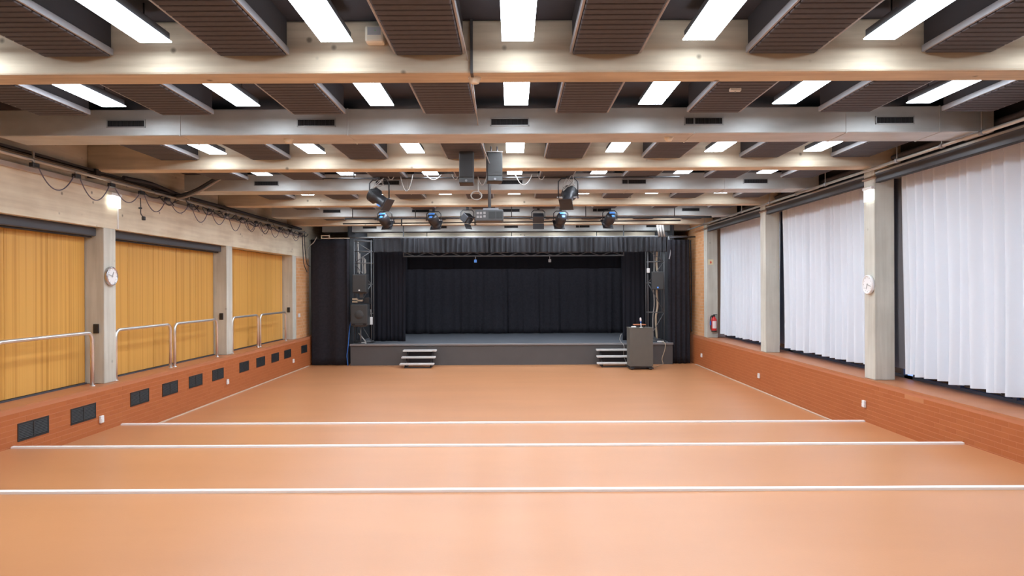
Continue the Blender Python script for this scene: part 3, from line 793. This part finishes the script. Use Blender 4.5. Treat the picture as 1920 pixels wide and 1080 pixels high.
# bracket shelf + bits of gear between the two left speakers
t = thing('amp_shelf', 'shelf of small beige boxes between the left loudspeakers', 'shelf', (-5.07, 23.0, E-.5))
MB().box(-.30, .30, -.06, .17, 0, .02).build('board', 'dark_steel', t)
for x, z in ((-.22, .02), (-.22, .11), (-.05, .06)): MB().bbox(x-.09, x+.09, -.04, .1, z+.01, z+.07, .01).build('connector_box', 'beige_cable', t)
MB().bbox(.1, .27, -.05, .16, .02, .2, .01).build('amplifier', 'black_plastic', t)
t = thing('speaker_mount', 'grey bracket under the upper left loudspeaker', 'bracket', (-5.1, 23.1, E-.31))
MB().box(-.06, .06, 0, .08, 0, .17).build('stem', 'truss_grey', t); MB().box(-.2, .2, -.02, .12, .15, .175).build('plate', 'truss_grey', t)
t = thing('sub_stand', 'dark stand carrying the bass loudspeaker on the stage', 'stand', (-5.10, 22.98, SZ))
MB().tube([(0, 0, 0), (0, 0, E-1.24-SZ)], .025, 8).build('pole', 'truss_grey', t)
MB().box(-.22, .22, -.1, .2, E-1.24-SZ-.03, E-1.24-SZ).build('plate', 'truss_grey', t); MB().lathe([(.16, 0), (.16, .015), (.03, .03)], None, 16).build('foot', 'dark_steel', t)
# cables in the towers
for k, (x, mm, z0, z1) in enumerate([(-5.25, 'white_cable', E+1.6, E+.55), (-5.2, 'white_cable', E+1.2, E+.5), (-5.09, 'white_cable', E+1.1, E+.5), (-5.03, 'white_cable', E+1.05, E+.5), (-5.0, 'white_cable', E+1.0, E+.52)]):
    b = MB().tube(smooth_path([(x+R.uniform(-.008, .008), 23.3, z1+(z0-z1)*q/5) for q in range(6)], 4), .028 if k < 2 else .018, 8)
    tag(b.build('tower_cable', mm), f'pale cable run inside the left tower above the loudspeaker, {ORD[k]} from left', 'cable', 'pale cables in the left tower')
for k, x in enumerate((4.83, 4.94, 5.02)):
    b = MB().tube(smooth_path([(x+R.uniform(-.03, .03), 23.32, SZ+.1+(E+1.6-SZ-.1)*q/9) for q in range(10)], 4), [.018, .036, .014][k], 8)
    tag(b.build('tower_cable', ['white_cable', 'beige_cable', 'black_cable'][k]), ['thin white cable inside the right tower', 'thick beige cable inside the right tower', 'black cable inside the right tower'][k], 'cable')
t = thing('work_lamp', 'small white lamp clipped to the left post of the right tower', 'lamp', (4.62, 23.14, E+.56))
MB().bbox(-.05, .05, -.05, .03, -.07, .09, .02).build('body', 'white_plastic', t); MB().tube([(0, .02, -.07), (0, .06, -.12)], .012, 6).build('clip', 'dark_steel', t)
t = thing('white_pouch', 'white label tag hanging beside the bass loudspeaker', 'tag', (-4.78, 23.14, E-1.1)); MB().bbox(-.05, .05, -.01, .02, -.12, .14, .01).build('tag', 'white_plastic', t); MB().tube([(0, 0, .14), (-.02, .02, .4)], .008, 6).build('string', 'white_cable', t)
tag(MB().tube(smooth_path([(-5.40, 23.0, E-1.0), (-5.46, 22.93, E-1.3), (-5.45, 22.72, SZ+.06), (-5.48, 22.7, .5), (-5.5, 22.69, .35), (-5.49, 22.70, .2), (-5.47, 22.7, .015)], 6), .013, 8).build('blue_cable', 'blue_cable'), 'bright blue cable dropping past the left stage corner', 'cable')
tag(MB().tube(smooth_path([(-5.2, 23.1, SZ+.35), (-5.05, 23.02, SZ+.2), (-4.95, 23.0, SZ+.05), (-5.1, 22.97, SZ+.02), (-4.9, 22.95, SZ+.02)], 6), .02, 8).build('stage_cable', 'white_cable'), 'pale cable curled on the left stage corner', 'cable')
# pale tubes and chain at upper right, timber rail at upper left
t = thing('tube_bundle', 'bundle of pale tubes leaning at the top of the right tower', 'pipe', (5.05, 23.1, E+1.72))
for k in range(3): MB().tube([(.09*k-.06, 0, 0), (.09*k-.13, -.05, .38)], .035, 8).build('tube', 'white_cable', t)
tag(MB().tube(smooth_path([(5.3, 23.05, E+1.72), (5.34, 23.0, E+1.2), (5.3, 23.0, E+.95)], 5), .02, 6).build('hanging_chain', 'rail_grey'), 'thin grey chain hanging in front of the right black drape', 'chain')
tag(MB().tube([(5.3, 23.05, E+1.68), (6.2, 23.05, E+1.70)], .025, 8).build('drape_rail', 'absorber_brown'), 'dark rail above the right black drape', 'curtain rail')
t = thing('timber_rail', 'pale timber rail frame above the left black drape', 'curtain rail', (-6.4, 22.9, E+1.68))
MB().box(0, .95, 0, .05, 0, .03).build('rail', 'cream_plastic', t); MB().box(0, .28, 0, .05, .09, .12).build('rail', 'cream_plastic', t)
for x in (0, .26): MB().box(x, x+.03, 0, .05, .03, .09).build('post', 'cream_plastic', t)
tag(MB().tube(smooth_path([(-6.5, 22.75, E+1.72), (-6.6, 22.74, E+1.55), (-6.78, 22.72, E+1.35), (-6.79, 22.72, E+1.0)], 6), .016, 6).build('pale_cable', 'white_cable'), 'pale cable bent down the left edge of the black drape', 'cable')
tag(MB().tube(smooth_path([(6.1, 23.3, E+1.6), (6.12, 23.3, E+.4), (6.1, 23.25, E-.8), (6.08, 23.2, E-1.35), (6.1, 23.15, E-1.5)], 6), .02, 6).build('wall_cable', 'black_cable'), 'dark cable down the orange brick beside the right drape', 'cable')

# steps
def steps(x0, x1, lab):
    t = thing('stage_steps', lab, 'steps', ((x0+x1)/2, 22.35, 0), 'stage step units'); hw = (x1-x0)/2
    for k, (y, z, dx) in enumerate([(-.28, .15, -.03), (-.03, .345, -.01), (.22, .54, 0)]):
        MB().bbox(-hw+dx, hw+dx, y-.14, y+.12, z-.05, z, .008).build('tread', 'tread_grey', t)
    for s in (-1, 1):
        x = s*(hw-.14)
        MB().box(x-.02, x+.02, -.38, .4, 0, .035).build('skid', 'dark_steel', t)
        M = Matrix(((0, 0, 1, x-.02), (1, 0, 0, 0), (0, 1, 0, 0), (0, 0, 0, 1)))
        MB().prism([(-.36, .03), (-.24, .03), (.36, .49), (.24, .49)], 0, .04, M).build('stringer', 'dark_steel', t)
        MB().box(x-.02, x+.02, .28, .32, .03, .49).build('post', 'dark_steel', t)
    MB().box(-hw+.14, hw-.14, -.37, -.33, .0, .04).build('base_bar', 'dark_steel', t)
    MB().box(-hw+.14, hw-.14, .38, .4, .03, .45).build('back_sheet', 'absorber_side', t)
steps(-3.60, -2.50, 'dark three-tread steps at the left of the stage front')
steps(2.77, 3.92, 'dark three-tread steps beside the grey lectern')

# lectern with things on it
t = thing('lectern', 'tall grey-brown box lectern on dark feet before the stage', 'lectern', (4.03, 21.3, 0))
MB().bbox(-.365, .365, 0, .55, .10, 1.30, .008).build('cabinet', 'lectern_grey', t)
MB().box(-.33, .33, .03, .52, .06, .10).build('plinth', 'void_black', t)
MB().bbox(-.37, .37, -.006, .56, 1.285, 1.31, .005).build('top', 'lectern_grey', t)
for sx in (-.3, .3):
    MB().bbox(sx-.07, sx+.07, -.04, .56, .028, .07, .01).build('skid', 'dark_steel', t)
    for yy in (0, .5): MB().lathe([(.03, -.025), (.036, -.01), (.036, .01), (.03, .025)], aim((sx, yy, .036), (1, 0, 0)), 14).build('caster', 'black_plastic', t)
t = thing('conference_puck', 'small white box on the left of the lectern top', 'box', (3.81, 21.42, 1.31)); MB().bbox(-.075, .075, -.05, .05, 0, .045, .015).build('body', 'white_plastic', t); MB().bbox(-.03, .03, -.02, .02, .045, .052, .003).build('key', 'grey_plastic', t)
t = thing('reading_tray', 'thin wooden reading tray on the lectern top', 'tray', (4.02, 21.55, 1.31))
MB().bbox(-.19, .19, -.12, .12, .07, .10, .006).build('board', 'mortar', t)
for s in (-.14, .14): MB().box(s-.012, s+.012, -.02, .02, 0, .07).build('leg', 'dark_steel', t)
t = thing('microphone', 'white and blue microphone standing on the lectern', 'microphone', (4.04, 21.38, 1.31))
Mx = Matrix.Rotation(-.07, 4, 'Y')
MB().lathe([(.05, 0), (.05, .012), (.02, .02)], None, 18).build('base', 'white_plastic', t)
MB().lathe([(.018, .02), (.018, .14)], Mx, 12).build('stem', 'white_plastic', t); MB().lathe([(.02, .14), (.026, .2)], Mx, 12).build('collar', 'blue_cable', t); MB().lathe([(.027, .2), (.03, .24), (.028, .29), (.015, .315)], Mx, 14).build('head', 'label_white', t)
t = thing('power_strip', 'white power strip on the right stage edge', 'power strip', (4.98, 22.93, SZ+.004)); MB().bbox(-.11, .11, -.03, .03, 0, .05, .01).build('body', 'white_plastic', t)
for x in (-.06, 0, .06): MB().lathe([(.02, .05), (.02, .053)], Matrix.Translation((x, 0, 0)), 12).build('outlet', 'grey_plastic', t)
tag(MB().tube(smooth_path([(5.02, 22.9, SZ+.03), (5.1, 22.76, SZ-.03), (5.08, 22.73, .5), (4.98, 22.7, .2), (5.0, 22.66, .03), (4.85, 22.4, .013), (4.6, 22.0, .013), (4.38, 21.83, .05)], 8), .012, 8).build('power_cable', 'beige_cable'), 'beige cable running from the stage edge to the lectern', 'cable')
tag(MB().tube(smooth_path([(3.66, 22.9, SZ+.3), (3.6, 22.85, SZ+.1), (3.72, 22.74, SZ-.1), (3.7, 22.70, .35), (3.76, 22.6, .1), (3.75, 22.2, .012), (3.9, 21.9, .012)], 8), .01, 8).build('signal_cable', 'white_cable'), 'thin pale cable dropping between the steps and lectern', 'cable')

# ------------------------------------------------------------------ hanging lighting rig
t = thing('lighting_bar', 'upper dark pipe carrying spotlights across the far ceiling', 'pipe', (0, 18.45, E+1.895))
MB().tube([(-4.5, 0, 0), (5.4, 0, 0)], .026, 8).build('pipe', 'dark_steel', t)
for x in (-4.3, -2.6, 0, 2.0, 4.4): MB().tube([(x, 0, 0), (x, 0, CEIL-E-1.897)], .012, 6).build('drop_rod', 'dark_steel', t)
t = thing('lighting_bar', 'lower thin dark pipe under the spotlight bar', 'pipe', (0, 18.6, E+1.77))
MB().tube([(-4.6, 0, 0), (4.6, 0, .05)], .018, 8).build('pipe', 'dark_steel', t)
for x in (-3.0, -1.0, 2.6): MB().tube([(x, 0, -.06), (x, 0, .14)], .02, 6).build('clamp', 'dark_steel', t)

def spot(x, z, y, d, lab, size=1.0, kind='spot', top=None):
    """lamp head hung on a yoke; d is the beam direction"""
    t = thing('stage_spotlight', lab, 'spotlight', (x, y, z), 'hanging stage spotlights'); s = size
    dv = Vector(d).normalized(); M = aim((0, 0, 0), d); top = (top if top is not None else .2)
    if kind == 'spot':
        MB().lathe([(.02, -.2*s), (.11*s, -.19*s), (.14*s, -.13*s), (.145*s, .06*s), (.12*s, .08*s), (.12*s, .17*s), (.14*s, .18*s), (.14*s, .2*s)], M, 20).build('lamp_body', 'lamp_black', t)
        MB().lathe([(.115*s, .195*s), (.09*s, .205*s), (.001, .21*s)], M, 20).build('lens', 'lens_glass', t)
        MB().box(-.15*s, .15*s, -.15*s, .15*s, .2*s, .215*s, M).box(-.15*s, .15*s, .11*s, .15*s, .215*s, .26*s, M).build('gel_frame', 'lamp_black', t)
        MB().box(-.08*s, .08*s, .025*s, .075*s, -.215*s, -.18*s, M).build('tag', 'gel_blue', t)
        MB().box(-.035*s, .035*s, -.085*s, -.025*s, -.215*s, -.18*s, M).build('tag', 'gel_blue', t)
    elif kind == 'profile':
        MB().lathe([(.08*s, -.32*s), (.17*s, -.28*s), (.19*s, -.1*s), (.14*s, -.04*s), (.13*s, .2*s), (.155*s, .22*s), (.155*s, .3*s)], M, 20).build('lamp_body', 'lamp_black', t)
        MB().lathe([(.14*s, .3*s), (.1*s, .31*s), (.001, .315*s)], M, 20).build('lens', 'lens_glass', t)
        MB().box(-.17*s, .17*s, -.17*s, .17*s, .3*s, .32*s, M).build('gel_frame', 'lamp_black', t)
        b = MB()
        for k in range(5): b.lathe([(.188*s, -.27*s+k*.035*s), (.205*s, -.255*s+k*.035*s), (.188*s, -.24*s+k*.035*s)], M, 20, False)
        stuff(b.build('cooling_fins', 'dark_steel', t))
        MB().box(-.08*s, .08*s, -.15*s, -.115*s, .06*s, .16*s, M).build('tag', 'gel_blue', t)
    else:
        MB().bbox(-.16*s, .16*s, -.12*s, .12*s, -.13*s, .1*s, .02, M).build('lamp_body', 'lamp_black', t)
        MB().box(-.13*s, .13*s, -.09*s, .09*s, .1*s, .105*s, M).build('lens', 'lens_glass', t)
        for sg in (-1, 1):
            Q = M @ Matrix.Translation((0, sg*.12*s, .1*s)) @ Matrix.Rotation(sg*-.5, 4, 'X'); MB().box(-.16*s, .16*s, -.004, .004, 0, .16*s, Q).build('barn_door', 'lamp_black', t)
    hw = (.25 if kind == 'profile' else .19)*s
    MB().tube([(-hw, 0, -.02), (-hw, 0, top-.06), (-hw+.06, 0, top), (hw-.06, 0, top), (hw, 0, top-.06), (hw, 0, -.02)], .014, 6).build('yoke', 'dark_steel', t)
    MB().tube([(-hw-.03, 0, 0), (hw+.03, 0, 0)], .012, 6).build('pivot', 'rail_grey', t)
    MB().bbox(-.035, .035, -.03, .03, top, top+.09, .01).build('clamp', 'dark_steel', t)
    return t
yb = 18.25
def fx(px, py, Z): return P(px, py, Z)
for px, py, d, k, lab in ((723, 414, (.25, .8, -.55), 'spot', 'black spotlight with blue tags, leftmost on the far bar'),
                          (815, 414, (.25, .8, -.55), 'spot', 'black spotlight with blue tags, second from left on far bar'),
                          (878, 411, (.6, -.35, -.6), 'flood', 'black floodlight just left of the projector'),
                          (1011, 411, (0, .5, -.8), 'flood', 'black floodlight right of the projector'),
                          (1053, 413, (-.22, .8, -.55), 'spot', 'black spotlight with blue tags, between floodlight and rightmost spotlight'),
                          (1145, 412, (-.25, .8, -.55), 'spot', 'black spotlight with blue tags, rightmost on the far bar')):
    p = P(px, py, yb); spot(p.x, p.z, yb, d, lab, 1.0 if k == 'spot' else .92, k, top=.23)
pa = P(713, 374, 13.0); pb = P(1067, 371, 13.0)
spot(pa.x, pa.z, 13.0, (.75, -.35, -.55), 'large black profile spotlight hanging at the left of projector', .74, 'profile', top=.36)
spot(pb.x, pb.z, 13.0, (-.2, -.62, -.6), 'large black profile spotlight hanging at the right of projector', .74, 'profile', top=.36)
t = thing('short_bar', 'steel pipe behind the second beam holding the two large spotlights', 'pipe', (0, 13.0, E+2.10))
MB().tube([(-3.6, 0, 0), (3.2, 0, 0)], .014, 8).build('pipe', 'dark_steel', t)
for x in (-3.0, -.4, 2.6): MB().tube([(x, 0, 0), (x, 0, CEIL-E-2.10)], .012, 6).build('drop_rod', 'dark_steel', t)
# cable knots above the two big spots and loops along the short bar
for k, c in enumerate((pa, pb)):
    b = MB(); pts = []
    for q in range(9): pts.append((c.x+.16*math.cos(q*1.9)*(.5+.5*R.random()), 12.95+R.uniform(-.05, .05), E+2.02+.12*math.sin(q*2.3)-.08*R.random()))
    tag(MB().tube(smooth_path(pts, 5), .007, 6).build('cable_knot', 'white_cable'), 'knot of pale cable above the ' + ('left' if k == 0 else 'right') + ' large spotlight', 'cable', 'cable knots on the short bar')
for k, (x0, x1, sag) in enumerate([(728, 742, 1), (752, 776, 2), (800, 830, 1), (850, 862, 1), (897, 915, 2), (968, 1000, 2), (1010, 1024, 1)]):
    a = P(x0, 328, 12.95); c = P(x1, 328, 12.95)
    tag(MB().tube(arc_sag(a, c, [.12, .13, .32][sag] if k == 1 else [.08, .1, .2][sag], 12), .009, 6).build('cable_loop', 'white_cable'), f'pale cable loop hanging behind the second beam, {ORD[k]} from left', 'cable', 'cable loops behind the second beam')
c0 = P(895, 368, 13.0); b = MB(); pts = [P(899, 330, 13.0), P(899, 360, 13.0)]+[c0+Vector((.1*math.cos(a), .03*math.sin(a*.5), .08*math.sin(a))) for a in [k*.5 for k in range(26)]]
tag(MB().tube(smooth_path(pts, 4), .011, 6).build('cable_coil', 'white_cable'), 'coiled pale cable hanging left of the projector pole', 'cable')

# projector
pp = P(919, 404, 13.2)
t = thing('projector', 'dark grey video projector hanging on a pole mid hall', 'projector', (pp.x, 13.2, pp.z))
MB().bbox(-.27, .27, -.05, .42, -.12, .10, .02).build('case', 'projector_grey', t)
MB().box(-.01, .12, -.056, -.045, -.075, .06).build('vent_panel', 'projector_vent', t); MB().box(.135, .255, -.056, -.045, -.075, .06).build('vent_panel', 'projector_vent', t)
b = MB()
for x, z in ((-.22, .03), (-.16, .03), (-.22, -.04), (-.16, -.04), (-.09, .035), (-.09, -.03)): b.box(x-.022, x+.022, -.055, -.046, z-.022, z+.022)
b.build('socket_plate', 'grey_plastic', t)
MB().lathe([(.07, 0), (.075, .05), (.06, .08)], aim((-.12, .42, 0), (0, 1, 0)), 18).build('lens_barrel', 'lamp_black', t)
MB().box(-.12, .18, .06, .32, .11, .14).build('mount_plate', 'rail_grey', t)
ztop = CEIL-pp.z
MB().tube([(0, .18, .13), (0, .18, ztop)], .032, 10).build('pole', 'truss_grey', t)
MB().box(-.14, .14, .06, .3, ztop-.015, ztop).build('ceiling_plate', 'dark_steel', t)

# two hanging loudspeakers in front of the second beam
def hang_speaker(px, py0, py1, wpx, lab, rz, tilt, m):
    Z = 10.55; a = P(px, py0, Z); c = P(px, py1, Z); wv = wpx*Z/F; hv = a.z-c.z
    t = thing('column_loudspeaker', lab, 'loudspeaker', (a.x, Z, c.z), 'column loudspeakers under the ceiling', rz); t.rotation_euler.x = tilt
    MB().bbox(-wv/2, wv/2, 0, .2, 0, hv, .012).build('cabinet', 'speaker_black', t)
    MB().bbox(-wv/2+.008, wv/2-.008, -.012, .004, .09, hv-.01, .006).build('grille', m, t)
    MB().bbox(-wv/2+.01, wv/2-.01, -.008, .003, .008, .085, .004).build('control_plate', 'projector_grey', t)
    MB().lathe([(.018, 0), (.018, .012)], aim((0, -.006, .035), (0, -1, 0)), 14).build('knob', 'rail_grey', t)
    for s in (-1, 1): MB().tube([(s*wv*.2, .1, hv-.01), (s*wv*.2, .1, hv+.12)], .012, 6).build('hanger', 'rail_grey', t)
    return t
hang_speaker(876, 264, 344, 27, 'dark column loudspeaker hanging before second beam, left of two', .0, -.1, 'speaker_black')
t = hang_speaker(930, 286, 341, 29, 'dark grey column loudspeaker with pale edge, right of two', .12, -.06, 'speaker_grille')
MB().box(-.12, .125, -.014, .2, .455, .47).build('top_strip', 'white_cable', t)

# small devices on the beams
def detector(px, py, Z, zc, lab):
    p = P(px, py, Z); t = thing('smoke_detector', lab, 'detector', (p.x, Z, zc), 'smoke detectors under the ceiling')
    MB().lathe([(.055, 0), (.058, -.015), (.045, -.035), (.04, -.05), (.02, -.056)], None, 20).build('body', 'cream_plastic', t); MB().lathe([(.062, .0), (.062, -.006)], None, 20).build('base', 'white_plastic', t)
detector(893, 147, 6.41, SOFF, 'white smoke detector under the nearest concrete beam')
detector(543, 271, 8.98, SOFF, 'cream smoke detector under first duct, left')
detector(1256, 265, 8.98, SOFF, 'cream smoke detector under first duct, right')
t = thing('beam_conduit', 'dark conduit running down the nearest beam to the detector', 'conduit', (-.36, 6.25, SOFF))
MB().box(-.012, .012, -.02, .005, 0, CEIL-SOFF).build('channel', 'tray_dark', t); MB().box(-.012, .012, -.02, .1, -.012, .0).build('foot', 'tray_dark', t)
pw = P(707, 69, 6.2)
t = thing('wireless_box', 'cream device box on the nearest beam with a green light', 'device', (pw.x, 6.26, pw.z-.07))
MB().bbox(-.085, .085, -.12, 0, 0, .15, .02).build('case', 'cream_plastic', t); MB().box(-.06, .06, -.123, -.118, .06, .13).build('front_plate', 'grey_plastic', t); MB().lathe([(.004, 0), (.004, .006)], aim((.01, -.121, .1), (0, -1, 0)), 8).build('indicator', 'green_led', t)
tag(MB().tube([P(856, 0, 5.2)+Vector((0, -1.2, .02)), P(856, 0, 5.2), P(876, 96, 6.15), P(889, 158, 6.55), P(895, 205, 8.3), P(902, 262, 9.2), P(922, 312, 10.7)], .007, 6).build('ceiling_cable', 'white_cable'), 'thin pale cable strung along the ceiling toward the loudspeakers', 'cable')
for k, (px, py, Z) in enumerate(((1387, 158, 7.2), (652, 143, 6.4))):
    p = P(px, py, Z); 
    if k == 0:
        t = thing('ceiling_tag', 'small white sensor clipped under a slatted panel right of centre', 'sensor', (p.x, 7.3, LPL-.03)); MB().bbox(-.06, .06, -.025, .025, -.02, .012, .006).build('body', 'white_plastic', t); MB().lathe([(.01, 0), (.01, .008)], aim((0, 0, -.02), (0, 0, -1)), 8).build('eye', 'grey_plastic', t)
